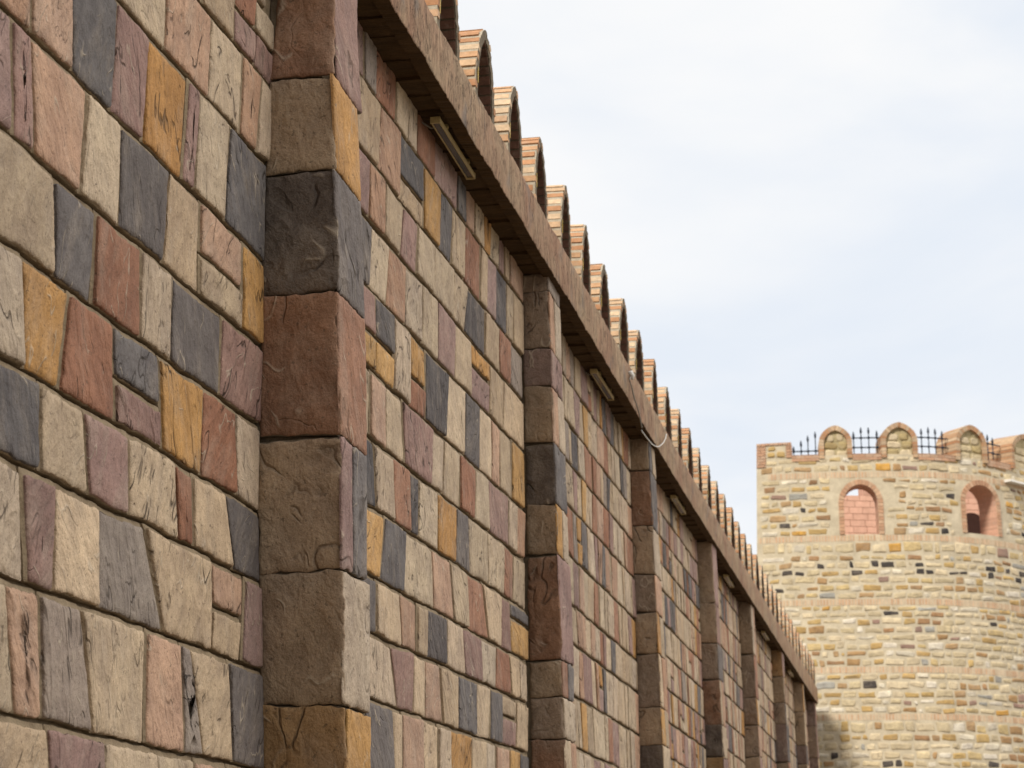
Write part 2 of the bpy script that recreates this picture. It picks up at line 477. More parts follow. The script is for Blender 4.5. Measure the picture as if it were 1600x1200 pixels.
# each row: (top k, bottom k, [(right joint u at top, at bottom, colour or (upper, lower, split k))])
BAY0 = [
 (1.345, 1.24, 250, [(316, 314, 'T'), (366, 362, 'B'), (396, 394, ('R', 'M', 1.293)), (427, 427, ('B', 'M', 1.295))]),
 (1.24, 1.117, 150, [(187, 184, 'T'), (258, 253, 'B'), (328, 321, 'T'), (375, 369, 'B'), (405, 396, 'T'), (430, 426, 'B')]),
 (1.117, .970, -40, [(42, 43, 'T'), (107, 107, 'T'), (180, 169, 'S'), (229, 219, 'M'), (290, 279, 'O'), (305, 297, 'M'), (355, 347, 'B'), (412, 410, 'S')]),
 (.970, .840, -60, [(13, 14, 'M'), (42, 46, 'M'), (130, 118, 'T'), (184, 180, 'B'), (258, 251, 'S'), (309, 307, 'B'), (375, 372, ('T', 'B', .897)), (408, 406, 'O')]),
 (.840, .722, -60, [(80, 80, 'B'), (146, 139, 'S'), (217, 214, 'R'), (268, 263, 'B'), (343, 339, 'S'), (406, 404, 'M')]),
 (.722, .598, -60, [(28, 33, 'B'), (103, 86, 'O'), (173, 173, 'R'), (244, 248, ('S', 'M', .6525)), (315, 309, 'O'), (364, 366, 'R'), (404, 404, 'B')]),
 (.598, .495, -60, [(56, 56, 'S'), (126, 133, 'B'), (195, 197, 'M'), (268, 272, 'B'), (296, 298, 'R'), (347, 362, 'B'), (404, 404, 'S')]),
 (.495, .366, -60, [(28, 35, 'B'), (81, 78, 'M'), (152, 150, 'B'), (221, 247, 'G'), (328, 326, 'B'), (379, 373, ('T', 'B', .43)), (404, 405, 'M')]),
 (.366, .219, -60, [(4, 15, 'B'), (58, 58, 'T'), (120, 139, 'G'), (223, 221, 'B'), (277, 283, 'T'), (291, 311, 'G'), (352, 358, 'B'), (408, 410, 'S')]),
 (.219, .09, -60, [(67, 78, 'B'), (157, 160, 'M'), (240, 244, 'B'), (300, 298, 'B'), (350, 353, 'T'), (411, 413, 'B')]),
]
BAY1 = [
 (1.60, 1.448, 552, [(566, 566, 'M'), (585, 585, 'G'), (617, 615, 'R'), (637, 634, 'B'), (651, 649, 'B'), (677, 677, 'R'), (712, 711, 'M'), (726, 727, 'S'), (740, 739, 'T'), (755, 754, 'B'), (765, 764, 'O'), (777, 777, 'B'), (785, 785, 'M'), (793, 793, 'B'), (815, 815, 'T')]),
 (1.448, 1.322, 552, [(591, 587, 'B'), (622, 621, 'T'), (658, 658, ('S', 'B', 1.37)), (686, 684, 'O'), (705, 703, 'S'), (725, 723, 'B'), (748, 747, 'R'), (758, 758, 'B'), (772, 772, 'M'), (789, 789, 'S'), (800, 800, 'B'), (815, 815, 'B')]),
 (1.322, 1.216, 552, [(573, 571, 'M'), (600, 597, 'T'), (628, 623, 'B'), (650, 647, 'M'), (676, 675, 'B'), (706, 705, 'B'), (728, 724, 'B'), (755, 754, 'S'), (777, 778, 'B'), (796, 795, 'R'), (815, 815, 'G')]),
 (1.216, 1.097, 554, [(578, 574, 'S'), (606, 601, 'B'), (632, 630, 'T'), (657, 656, 'B'), (681, 681, 'B'), (710, 709, 'M'), (734, 735, 'B'), (762, 763, ('O', 'M', 1.168)), (785, 784, 'B'), (815, 816, 'B')]),
 (1.097, .957, 556, [(583, 583, ('M', 'O', 1.02)), (612, 611, ('S', 'O', 1.02)), (639, 638, 'B'), (662, 662, ('O', 'R', 1.016)), (698, 693, 'S'), (725, 724, 'B'), (747, 748, 'S'), (765, 766, 'B'), (779, 779, 'T'), (797, 797, 'B'), (816, 816, 'O')]),
 (.957, .838, 558, [(575, 574, 'B'), (600, 599, 'T'), (625, 629, 'B'), (673, 672, 'M'), (690, 689, 'B'), (716, 716, 'B'), (741, 739, 'R'), (760, 762, 'B'), (792, 792, 'M'), (805, 804, 'B'), (817, 817, 'T')]),
 (.838, .718, 559, [(582, 585, 'S'), (611, 615, 'B'), (638, 640, 'R'), (652, 652, 'S'), (681, 681, 'B'), (710, 709, 'O'), (728, 732, 'S'), (757, 760, 'B'), (786, 786, 'B'), (800, 799, 'R'), (819, 819, 'B')]),
 (.718, .598, 561, [(597, 590, 'O'), (629, 627, 'S'), (672, 675, 'B'), (700, 706, 'T'), (728, 730, 'B'), (750, 760, 'R'), (782, 781, 'B'), (794, 796, 'M'), (821, 821, ('S', 'O', .68))]),
 (.598, .497, 562, [(584, 583, 'S'), (621, 624, 'B'), (648, 648, 'T'), (665, 664, 'B'), (694, 695, 'S'), (719, 724, 'B'), (750, 751, 'M'), (773, 772, 'B'), (792, 796, 'R'), (810, 810, 'B'), (822, 822, 'B')]),
 (.497, .378, 564, [(571, 571, 'B'), (607, 618, 'B'), (642, 642, 'M'), (662, 663, 'B'), (683, 689, 'T'), (714, 714, 'B'), (743, 743, 'S'), (764, 763, 'B'), (781, 781, 'S'), (804, 804, ('B', 'M', .445)), (823, 823, 'B')]),
 (.378, .25, 565, [(611, 614, 'S'), (625, 625, 'B'), (657, 657, 'T'), (681, 681, 'B'), (701, 704, 'B'), (734, 734, 'O'), (757, 757, 'B'), (773, 774, 'B'), (794, 794, 'T'), (811, 811, 'O'), (825, 825, 'S')]),
]
def survey_rows(mb, bay, rise, step, ylo, yhi):
    lo_z = None
    for kt, kb, u0, stones in bay:
        pt = pb = u0
        um = (stones[0][0] + stones[-1][0]) / 2 if rise == 0 else 565
        zt0 = rowz(kt, um); zb0 = rowz(kb, um)
        ya, yb_ = Y(stones[0][0], kb), Y(stones[-1][0], kb)
        def zz(z, y):
            return z + rise * max(0, min(1, (y - ylo) / (yhi - ylo)))
        for ut, ub, c in stones:
            y0t, y0b, y1t, y1b = Y(pt, kt), Y(pb, kb), Y(ut, kt), Y(ub, kb)
            if isinstance(c, tuple):
                zm = rowz(c[2], um); ym0 = (y0t + y0b) / 2; ym1 = (y1t + y1b) / 2
                lay(mb, y0t, ym0, y1t, ym1, zz(zm, ym0), zz(zt0, y0t), pal(c[0]), step, zz(zt0, y1t), zz(zm, ym1))
                lay(mb, ym0, y0b, ym1, y1b, zz(zb0, y0b), zz(zm, ym0), pal(c[1]), step, zz(zm, ym1), zz(zb0, y1b))
            else:
                lay(mb, y0t, y0b, y1t, y1b, zz(zb0, y0b), zz(zt0, y0t), pal(c), step, zz(zt0, y1t), zz(zb0, y1b))
            pt, pb = ut, ub
def random_row(mb, ya, yb, zb, zt, step, wmin=.13, wmax=.46):
    y = ya; lean = 0
    while y < yb - .02:
        w = random.triangular(wmin, wmax, .22)
        if yb - (y + w) < .13: w = yb - y
        ln = random.uniform(-.035, .035)
        if y + w >= yb - .001: ln = 0
        if w < .3 and random.random() < .07:
            zm = zb + (zt - zb) * random.uniform(.38, .62)
            lay(mb, y + lean, y, y + w + ln, y + w, zm, zt, rcol(), step); lay(mb, y, y - lean * 0, y + w, y + w, zb, zm, rcol(), step)
        else:
            lay(mb, y + lean, y - lean, y + w + ln, y + w - ln, zb, zt, rcol(), step)
        y += w; lean = ln
def random_bay(mb, ya, yb, zlo, zhi, step, wmin=.13, wmax=.46):
    z = zlo
    while z < zhi - .02:
        h = random.uniform(.31, .46)
        if zhi - (z + h) < .2: h = zhi - z
        random_row(mb, ya, yb, z, z + h, step, wmin, wmax); z += h
def backing(mb, ya, yb):
    """mortar bed as the solid core of the bay"""
    n = max(1, int((yb - ya) / 1.0))
    for i in range(n):
        a = ya + (yb - ya) * i / n; b = ya + (yb - ya) * (i + 1) / n
        mb.quad(wmap(a, ZB, -.03), wmap(b, ZB, -.03), wmap(b, ZS + .25, -.03), wmap(a, ZS + .25, -.03), 1, (1, 1, 1))
nb = len(TABS)
for i in range(nb + 1):
    mb = MB()
    if i == 0: ya, yb = YBEG, PY[0]
    elif i == nb: ya, yb = PW[-1], YEND
    else: ya, yb = PW[i - 1], PY[i]
    backing(mb, ya - .1, yb + .3)
    A = ya + .0; B = yb - .018
    if i == 0:
        random_bay(mb, -3.0, B, 0, ZS + .1, .12)
    elif i == 1:
        survey_rows(mb, BAY0, 0, .017, 0, 1)
        z_lo = rowz(.09, 200); z_hi = rowz(1.345, 400)
        random_bay(mb, A, B, 0, z_lo, .07)
        random_bay(mb, A, B, z_hi, ZS + .1, .06)
        # the part of the surveyed rows left of the picture's edge
        for kt, kb, u0, st in BAY0:
            um = (st[0][0] + st[-1][0]) / 2
            random_row(mb, A, Y(u0, (kt + kb) / 2), rowz(kb, um), rowz(kt, um), .06)
    elif i == 2:
        survey_rows(mb, BAY1, .085, .036, ya, yb)
        z_lo = rowz(.25, 565)
        random_bay(mb, A, B, 0, z_lo - .02, .08)
    else:
        random_bay(mb, A, B, 0, ZS + .1, .05 + .02 * (i - 2))
    o = wp(mb.build('stone_panel', [M['stone'], M['joint']]))

# --- pilasters ---------------------------------------------------------------------------------
QB = {'b': (.315, .23, .155), 'r': (.25, .14, .088), 's': (.118, .093, .076), 'm': (.21, .145, .12), 'o': (.30, .185, .09), 'g': (.255, .19, .14), 'B': (.49, .385, .28)}
def q_col(k):
    j = random.uniform(.9, 1.1); return tuple(c * j for c in QB[k])
def pilaster(tab, joints, near, front, step):
    mb = MB()
    g = lambda z, k: interp(tab, z, k)
    def near_map(a, z, d):        # a: 0 at wall .. 1 at the arris
        y = g(z, 1); pr = g(z, 2)
        return (wx(z, a * pr + (0)) + bend(y), y - d, z)
    def near_map_m(a, z, d):
        y = g(z, 1)
        return (wx(z, a) + bend(y), y - d, z)
    def front_map(y, z, d):
        return (wx(z, g(z, 2) + d) + bend(y), y, z)
    # core
    zs = [ZB] + [k * .12 for k in range(1, int(ZS / .12))] + [ZS + .06]
    rel = .024
    for za, zb in zip(zs, zs[1:]):
        p = []
        for z in (za, zb):
            y0, pr, y1_ = g(z, 1), g(z, 2), g(z, 3)
            p.append([(wx(z, -.05) + bend(y0), y0 + .024, z), (wx(z, pr - .024) + bend(y0), y0 + .024, z), (wx(z, pr - .024) + bend(y0), y1_ - .024, z), (wx(z, -.05) + bend(y0), y1_ - .024, z)])
        for k in range(3):
            mb.quad(p[0][k], p[0][k + 1], p[1][k + 1], p[1][k], 1)
    for j, (zb, zt) in enumerate(zip(joints, joints[1:])):
        if zt > ZS: zt = ZS + .03
        c1 = near[j % len(near)]; f1 = front[j % len(front)]
        zm = (zb + zt) / 2
        y0, pr, y1_ = g(zm, 1), g(zm, 2), g(zm, 3)
        col = q_col(c1)
        gg = .007
        tilt = random.uniform(-.028, .012)
        # near side: one squared block; its arris runs into the front
        pb_, pt_ = g(zb, 2), g(zt, 2)
        q = [(.006, zb + gg + tilt), (pb_ + rel - .001, zb + gg), (pt_ + rel - .001, zt - gg), (.006, zt - gg + tilt)]
        cl = [(-.03, zb + gg + tilt - .001), (pb_ + .001, zb + gg - .001), (pt_ + .001, zt - gg * .2), (-.03, zt - gg * .2 + tilt)]
        stone(mb, q, near_map_m, rel, col, step, .009, 0, .9, .003, .006, .005, collar=cl, cdepth=.014)
        # front side: one or two stones
        fa = g(zm, 1) - rel + .001
        if isinstance(f1, str) and len(f1) == 2:
            ys = [fa, fa + (y1_ - fa) * .48, y1_]
        else: ys = [fa, y1_]
        for n_, (a, b) in enumerate(zip(ys, ys[1:])):
            q = [(a + (0 if n_ == 0 else .006), zb + gg), (b - (.006 if n_ < len(ys) - 2 else -.02), zb + gg), (b - (.006 if n_ < len(ys) - 2 else -.02), zt - gg), (a + (0 if n_ == 0 else .006), zt - gg)]
            cc = pal(f1[n_].upper()) if f1[n_] != '=' else col
            e0 = .03 if n_ == 0 else -.004
            cl = [(q[0][0] + e0, q[0][1] - .001), (q[1][0] + .003, q[1][1] - .001), (q[2][0] + .003, zt - gg * .2), (q[3][0] + e0, zt - gg * .2)]
            stone(mb, q, front_map, rel, cc, step, .009, 0, .9, .003, .006, .005, collar=cl, cdepth=.014)
    # far return, plain mortar with the quoins' ends
    return wp(mb.build('pilaster', [M['quoin'], M['qjoint']]))
def zj1(v):   # joints of the nearest buttress, surveyed at its arris
    u = 523
    return on_wall(u, v, .27)[1]
pj = [1.15, zj1(1300)] + [zj1(v) for v in (1112, 909, 709, 490, 301, 149, -70)] + [zj1(-230), ZS + .05]
pj = [0.0, .55] + pj
near1 = ['b', 'g', 'b', 'o', 'b', 'b', 'r', 's', 'b', 'r', 'g', 'm']
front1 = ['B', 'T', 'B', 'O', 'B', 'MS', 'R', 'S', 'O', 'M', 'T', 'B']
pilaster(TABS[1], pj, near1, front1, .03)
def zj2(v): return on_wall(862, v, .24)[1]
pj2 = [0, .5, zj2(1240), zj2(1147), zj2(1080), zj2(1022), zj2(859), zj2(781), zj2(687), zj2(602), zj2(545), zj2(458), ZS + .05]
near2 = ['b', 'r', 'r', 'g', 'b', 'r', 'b', 's', 'b', 'm', 'g', 'g']
front2 = ['B', 'T', 'BT', 'B', 'RS', 'M', 'OB', 'S', 'TB', 'M', 'TB', 'G']
pilaster(TABS[2], pj2, near2, front2, .04)
for i in [0] + list(range(3, nb)):
    js = [0]
    while js[-1] < ZS - .3: js.append(js[-1] + random.uniform(.38, .8))
    js[-1] = ZS + .05
    n_ = []; f_ = []
    for _ in js:
        n_.append(random.choices('brsmog', (42, 9, 9, 10, 5, 25))[0])
        f_.append(random.choice(['B', 'BT', 'M', 'T', 'SB', 'OB', 'R', 'B', 'S']))
    pilaster(TABS[i], js, n_, f_, .06 if i < 5 else .09)

# --- cornice -------------------------------------------------------------------------------------
corn = empty('cornice', (0, 0, 0), wall)
mb = MB()
ys = []
y = YBEG
while y < YEND:
    ys.append(y); y += .6 if y < 4 else (.02 if y < 24 else (.06 if y < 35 else .12))
ys.append(YEND)
prev = None
for y in ys:
    wv = noise.noise(Vector((y * 1.3, 0, 4))) * .014 + noise.noise(Vector((y * 4.5, 0, 9))) * .011 + noise.noise(Vector((y * 11, 0, 2))) * .006 + noise.noise(Vector((y * 31, 0, 2))) * .008
    tv = noise.noise(Vector((y * 2.1, 7, 4))) * .008 + noise.noise(Vector((y * 9, 3, 9))) * .004
    prof = []
    zb = ZS - .014 + wv; zt = ZT + tv
    for zz_, d in ((ZS + .05, XF - .105), (zb + .006, XF - .10), (zb, XF - .004), (zb + .004, XF), (zb + .10, XF + .004), (zb + .2, XF + .002), (zt - .03, XF), (zt - .008, XF - .008), (zt, XF - .03), (zt + .004, XF - .45)):
        dn = noise.noise(Vector((y * 3, zz_ * 4, 1))) * .004 + noise.noise(Vector((y * 16, zz_ * 9, 5))) * .006
        x = WX - BAT * (ZT - CAMZ) + d + (dn if d > XF - .05 else 0) + bend(y)
        prof.append((x - WX, y, zz_))
    idx = mb.add(prof)
    fr = mb.add(prof[3:8])
    if prev:
        for k in range(3):
            mb.face([prev[0][k], idx[k], idx[k + 1], prev[0][k + 1]], 1 if k < 2 else 0)
        for k in range(7, len(idx) - 1):
            mb.face([prev[0][k], idx[k], idx[k + 1], prev[0][k + 1]], 0)
        for k in range(4):
            mb.face([prev[1][k], fr[k], fr[k + 1], prev[1][k + 1]], 0, sm=True)
    prev = (idx, fr)
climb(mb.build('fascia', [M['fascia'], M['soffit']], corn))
mb = MB()
y = 4.0
while y < YEND - .2:
    L = random.uniform(.26, .42)
    b = min(y + L, YEND)
    dz = random.uniform(-.008, .008); x0 = wx(ZS, -.03) - WX + bend(y); x1 = WX - BAT * (ZT - CAMZ) + XF - .09 - WX + bend(y)
    rv = rvec()
    n = 5
    for i in range(n):
        for j in range(n):
            def P(a, c):
                yy = y + .004 + (b - y - .008) * c; xx = x0 + (x1 - x0) * a
                return (xx, yy, ZS + .022 + dz + noise.noise(Vector((xx * 5, yy * 5, 3))) * .012)
            mb.quad(P(i / n, j / n), P(i / n, (j + 1) / n), P((i + 1) / n, (j + 1) / n), P((i + 1) / n, j / n), 0, (1, 1, 1), rv)
    mb.quad((x0, y + .004, ZS + .01), (x1, y + .004, ZS + .01), (x1, y + .004, ZS + .08), (x0, y + .004, ZS + .08), 0, (1, 1, 1), rv)
    mb.quad((x0, b - .004, ZS + .01), (x0, b - .004, ZS + .08), (x1, b - .004, ZS + .08), (x1, b - .004, ZS + .01), 0, (1, 1, 1), rv)
    y = b
for a_ in range(int(YBEG), int(YEND), 2):
    mb.box((-.12, a_, ZS + .05), (.1, min(a_ + 2, YEND), ZS + .2), 0)
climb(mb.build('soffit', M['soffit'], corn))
# core and rear of the wall
mb = MB()
ys = [YBEG, 0, 12, 24, 30, 36, 42, 48, YEND]
for a, b in zip(ys, ys[1:]):
    x0, x1, z1 = -.75, -.13, ZT - .03
    mb.quad((x0, b, ZB), (x0, a, ZB), (x0, a, z1), (x0, b, z1)); mb.quad((x0, a, z1), (x1, a, z1), (x1, b, z1), (x0, b, z1))
    mb.quad((x1, a, ZB), (x1, b, ZB), (x1, b, z1), (x1, a, z1))
mb.quad((-.75, YBEG, ZB), (-.13, YBEG, ZB), (-.13, YBEG, ZT - .03), (-.75, YBEG, ZT - .03)); mb.quad((-.13, YEND, ZB), (-.75, YEND, ZB), (-.75, YEND, ZT - .03), (-.13, YEND, ZT - .03))
climb(mb.build('wall_core', M['joint'], wall))

# --- battlements -----------------------------------------------------------------------------------
BRK = [(.42, .225, .12), (.46, .28, .16), (.39, .205, .108), (.51, .35, .22), (.45, .295, .185), (.53, .395, .265)]
def arch_path(hw, spring, H, n=14):
    pts = [(-hw, 0.0), (-hw, spring)]
    for i in range(1, 2 * n):
        a = math.pi * i / (2 * n)
        c, s = math.cos(a), math.sin(a)
        x = -hw * c
        pts.append((x, spring + (H - spring) * (.84 * s + .16 * (1 - abs(c)))))
    pts += [(hw, spring), (hw, 0.0)]
    return pts
def walk(pts, d):
    for a, b in zip(pts, pts[1:]):
        L = math.hypot(b[0] - a[0], b[1] - a[1])
        if d <= L or b is pts[-1]:
            t = max(0, min(1, d / L)); return (a[0] + (b[0] - a[0]) * t, a[1] + (b[1] - a[1]) * t), ((b[0] - a[0]) / L, (b[1] - a[1]) / L)
        d -= L
def plen(pts): return sum(math.hypot(b[0] - a[0], b[1] - a[1]) for a, b in zip(pts, pts[1:]))
def merlon_meshes(hw, spring, H, th, depth, pitch, gap, recess, infmat, rag=1.0, shade_lining=None):
    """front faces +X at x=0, runs along Y, stands on z=0"""
    P = arch_path(hw, spring, H); L = plen(P)
    mb = MB()
    def off(p, t, e): return (p[0] + t[1] * e, p[1] - t[0] * e)      # inward = right of travel direction
    # mortar core ring
    N = 40
    rows = []
    for i in range(N + 1):
        p, t = walk(P, L * i / N)
        o, n_ = off(p, t, .008), off(p, t, th - .006)
        fx_ = noise.noise(Vector((i * .8, pitch, 3))) * .006 * rag
        rows.append(mb.add([(.004 + fx_, o[0], o[1]), (.004 + fx_, n_[0], n_[1]), (-depth + .006, n_[0], n_[1]), (-depth + .006, o[0], o[1])]))
    for a, b in zip(rows, rows[1:]):
        for k in range(4):
            mb.face([a[k], b[k], b[(k + 1) % 4], a[(k + 1) % 4]], 2 if k < 2 else 1)
    nb_ = int(L / pitch); pp = L / nb_
    for i in range(nb_):
        s0 = i * pp + gap / 2; s1 = (i + 1) * pp - gap / 2
        # split along the depth: stretcher courses alternate
        cuts = [0, depth] if i % 2 == 0 else [0, depth * random.uniform(.42, .58), depth]
        for d0, d1 in zip(cuts, cuts[1:]):
            col = jit(random.choice(BRK), .12); rv = rvec()
            jo = random.uniform(-.004, .004) * rag; xo = random.uniform(-.010, .0065) * rag if rag >= 1 else .007
            xa = -d0 + (xo if d0 == 0 else -.006); xb = -d1 + .003
            q = []
            for x in (xa, xb):
                for s_, e in ((s0, -jo), (s1, -jo), (s1, th * .6 if shade_lining else th), (s0, th * .6 if shade_lining else th)):
                    p, t = walk(P, s_); w = off(p, t, e); q.append((x, w[0], w[1]))
            mb.hexa([q[0], q[1], q[2], q[3], q[4], q[5], q[6], q[7]], 0, col, rv)
        if shade_lining:
            col = jit(shade_lining, .2); q = []
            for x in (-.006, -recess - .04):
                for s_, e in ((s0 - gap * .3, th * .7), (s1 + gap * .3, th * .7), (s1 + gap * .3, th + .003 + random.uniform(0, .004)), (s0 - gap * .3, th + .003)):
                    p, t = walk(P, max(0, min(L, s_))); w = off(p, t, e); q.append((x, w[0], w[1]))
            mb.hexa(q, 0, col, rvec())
    ring = mb.mesh('brick_arch', [M['brick'], M['bmortar'], M['rmortar' if shade_lining else 'bmortar']])
    # infill
    mb = MB(); c = []
    P2 = [walk(P, L * i / N) for i in range(N + 1)]
    inn = [off(p, t, th - .02) for p, t in P2]
    # uneven rubble face built of rings
    ctr = (0, H * .45)
    R_ = []
    for k, f in enumerate((1, .75, .5, .25)):
        R_.append(mb.add([(-recess + noise.noise(Vector((a[0] * 9 * f, a[1] * 9 * f, k))) * .03 * (f < 1), ctr[0] + (a[0] - ctr[0]) * f, ctr[1] + (a[1] - ctr[1]) * f) for a in inn]))
    for a, b in zip(R_, R_[1:]):
        for i in range(len(a) - 1): mb.face([a[i], b[i], b[i + 1], a[i + 1]], 0)
        mb.face([a[-1], b[-1], b[0], a[0]], 0)
    mb.face(R_[-1][::-1], 0)
    bk = mb.add([(-depth + .04, a[0], a[1]) for a in inn])
    mb.face(bk, 0)
    for i in range(len(bk)): mb.face([bk[i], R_[0][i], R_[0][(i + 1) % len(bk)], bk[(i + 1) % len(bk)]], 0)
    inf = mb.mesh('infill', [infmat])
    return ring, inf
MW = (on_wall(770, 185, XF - .03)[0] - on_wall(742, 135, XF - .03)[0]) / 2; print('merlon half width', MW); MH = ZM - ZT + .012
rings = [merlon_meshes(MW, MH * .14, MH, .085, .40, .077, .032, .13, M['infill'], 1.6, (.135, .07, .05)) for _ in range(8)]  # inner bricks coloured darker to imitate the shade in the recess
mbs = MB()
mbs.box((-.004, -MW + .062, MH * .22), (.010, -MW + .074, MH * .40), 0)
strip = mbs.mesh('light_strip', [M['yellow']])
ut = [755, 802, 843, 881, 913, 943, 972, 996, 1020, 1041, 1059]
vt = [44, 142, 226, 303, 368, 425, 477, 520, 563, 602, 637]
my = [on_wall(u, v, XF - .03)[0] for u, v in zip(ut, vt)]
print('merlon y', [round(a, 2) for a in my])
pitch = (my[-1] - my[0]) / 10
ally = []
a = my[0]
for k in range(1, 9): ally.append(a - k * pitch)
ally = ally[::-1] + my
y = my[-1] + pitch
while y < YEND - .3: ally.append(y); y += pitch
for k, y in enumerate(ally):
    j = random.uniform(-.015, .015)
    e = empty('merlon', (- BAT * (ZT - CAMZ) + XF - .03 + bend(y), y + j * .5, ZT - .01 + rise(y) * ZT / ZS), wall)
    e.rotation_euler = (random.uniform(-.012, .012), random.uniform(-.01, .01), random.uniform(-.03, .03))
    e.scale = (1, random.uniform(.97, 1.03), random.uniform(.97, 1.03))
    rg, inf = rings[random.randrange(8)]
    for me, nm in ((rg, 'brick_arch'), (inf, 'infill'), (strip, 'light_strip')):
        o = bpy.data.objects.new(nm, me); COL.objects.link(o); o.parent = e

# ------------------------------------------------------------------ floodlights under the cornice
def lamp_at(u0, v0, u1, v1, label):
    # hangs 16 cm out from the wall, below the soffit
    za = ZS - .04
    d = .13
    def yof(u, v):
        r = ray(u, v); t = (WX + d) / (r.x + BAT * r.z)
        return t * r.y
    ya, yb = yof(u0, v0), yof(u1, v1)
    L = min(max(yb - ya, .95), 1.05); ym = (ya + yb) / 2
    root = empty('floodlight', (wx(ZS, d) + bend(ym), ym, ZS + rise(ym)))
    tag(root, label, 'floodlight', 'linear floodlights under the cornice')
    h = L / 2
    b = MB()
    # open trough: back plate, two lips, two ends
    b.box((-.026, -h, -.028), (.026, h, -.020)); b.box((-.031, -h, -.052), (-.023, h, -.016)); b.box((.023, -h, -.052), (.031, h, -.016))
    b.box((-.033, -h - .012, -.056), (.033, -h, -.012)); b.box((-.033, h, -.056), (.033, h + .012, -.012))
    b.build('housing', M['lampframe'], root)
    b = MB(); b.box((-.0225, -h, -.046), (.0225, h, -.036)); b.build('lens', M['lens'], root)
    for s in (-.62, .62):
        b = MB(); b.box((-.038, s * h - .012, -.0155), (.038, s * h + .012, .014))
        b.build('bracket', M['lampframe'], root)
    pg = [Vector((-.02, -h * .7, -.016)), Vector((-.06, -h * .74, -.03)), Vector((-.10, -h * .82, -.012)), Vector((-.12, -h * .86, .0))]
    b = MB(); b.tube(pg, .006, 6); b.build('feed_cable', M['gcable'], root)
    return root
for q in ((672, 161, 742, 257, 'long cream floodlight with dark lens under the cornice, nearest and largest of all'),
          (925, 565, 956, 610, 'cream strip floodlight under the cornice between the second and third buttress'),
          (1049, 755, 1069, 783, 'cream strip floodlight under the cornice between the third and fourth buttress'),
          (1131, 880, 1144, 901, 'small looking strip floodlight under the cornice between the fourth and fifth buttress'),
          (1188, 963, 1200, 977, 'tiny looking strip floodlight under the cornice between the fifth and sixth buttress'),
          (1229, 1022, 1238, 1034, 'farthest and smallest looking strip floodlight under the cornice, beside the tower')):
    lamp_at(*q)

# ------------------------------------------------------------------ loose cables on the cornice
def cable(pix, rad, mat, name, label):
    pts = []
    for u, v, d in pix:
        y, z = on_wall(u, v, d); pts.append(Vector((wx(z, d), y, z)))
    # smooth
    out = []
    for i in range(len(pts) - 1):
        p0 = pts[max(0, i - 1)]; p1_ = pts[i]; p2 = pts[i + 1]; p3 = pts[min(len(pts) - 1, i + 2)]
        for k in range(6):
            t = k / 6
            out.append(.5 * ((2 * p1_) + (p2 - p0) * t + (2 * p0 - 5 * p1_ + 4 * p2 - p3) * t * t + (3 * p1_ - p0 - 3 * p2 + p3) * t ** 3))
    out.append(pts[-1])
    b = MB(); b.tube(out, rad, 8)
    o = b.build(name, mat); tag(o, label, 'cable'); o['start'] = list(pts[0]); return o
cable([(1002, 672, XF - .02), (1009, 682, XF + .02), (1019, 694, XF + .04), (1028, 698, XF + .04), (1036, 692, XF + .03), (1040, 684, XF + .02), (1041, 678, XF + .0)], .005, M['cable'], 'cable',
      'loose white cable looping over the cornice face by the third buttress')
gc = cable([(986, 588, XF + .02), (984, 594, XF + .025), (987, 606, XF + .025), (991, 622, XF + .03), (997, 640, XF + .03), (1003, 668, XF + .01)], .007, M['gcable'], 'cable',
      'thin grey cable hanging down the cornice face from a white clip')
q = Vector(gc['start']); del gc['start']
mb = MB(); mb.tube([q + Vector((-.03, -.01, .03)), q + Vector((.0, -.01, .035)), q + Vector((.012, 0, .0)), q + Vector((.01, .02, -.03))], [.02, .028, .026, .012], 8)
mb.build('clip', M['cable'], gc)

# ------------------------------------------------------------------ round tower at the wall's end
tower = empty('stone_tower', tuple(at_depth(1400, 1440, 58).xy) + (0,))
tag(tower, 'pale rounded rubble stone tower with brick bands, arched windows and iron topped battlements', 'tower')
T0 = tower.location.copy()
REF = 712
TP = [(1182, 55.2), (1210, 55.05), (1245, 54.93), (1300, 54.8), (1355, 54.72), (1410, 54.68), (1455, 54.75), (1490, 54.95), (1520, 55.2), (1548, 55.55), (1575, 56.0), (1600, 56.55), (1625, 57.3), (1645, 58.2), (1658, 59.4), (1662, 61.0), (1655, 63.0)]
TP = [(u, d - 1.0) for u, d in TP]
pp_ = [at_depth(u, REF, d) for u, d in TP]
ZL = sum(p.z for p in pp_[:7]) / 7       # height of the parapet ledge
pl = [Vector((p.x, p.y)) for p in pp_]
# resample smoothly
def catm(pts, n=8):
    out = []
    for i in range(len(pts) - 1):
        p0 = pts[max(0, i - 1)]; p1_ = pts[i]; p2 = pts[i + 1]; p3 = pts[min(len(pts) - 1, i + 2)]
        for k in range(n):
            t = k / n
            out.append(.5 * ((2 * p1_) + (p2 - p0) * t + (2 * p0 - 5 * p1_ + 4 * p2 - p3) * t * t + (3 * p1_ - p0 - 3 * p2 + p3) * t ** 3))
    out.append(pts[-1]); return out
tpth = catm(pl)
tacc = [0.0]
for a, b in zip(tpth, tpth[1:]): tacc.append(tacc[-1] + (b - a).length)
TL = tacc[-1]
import bisect
TBAT = .022
def tpt(s):
    s_ = max(0, min(TL - 1e-6, s))
    i = bisect.bisect_right(tacc, s_) - 1
    a, b = tpth[i], tpth[i + 1]
    t = (s - tacc[i]) / (tacc[i + 1] - tacc[i])
    i0, i1 = max(0, i - 2), min(len(tpth) - 1, i + 3)
    tg = (tpth[i1] - tpth[i0]).normalized()
    return a + (b - a) * t, Vector((tg.y, -tg.x)), tg
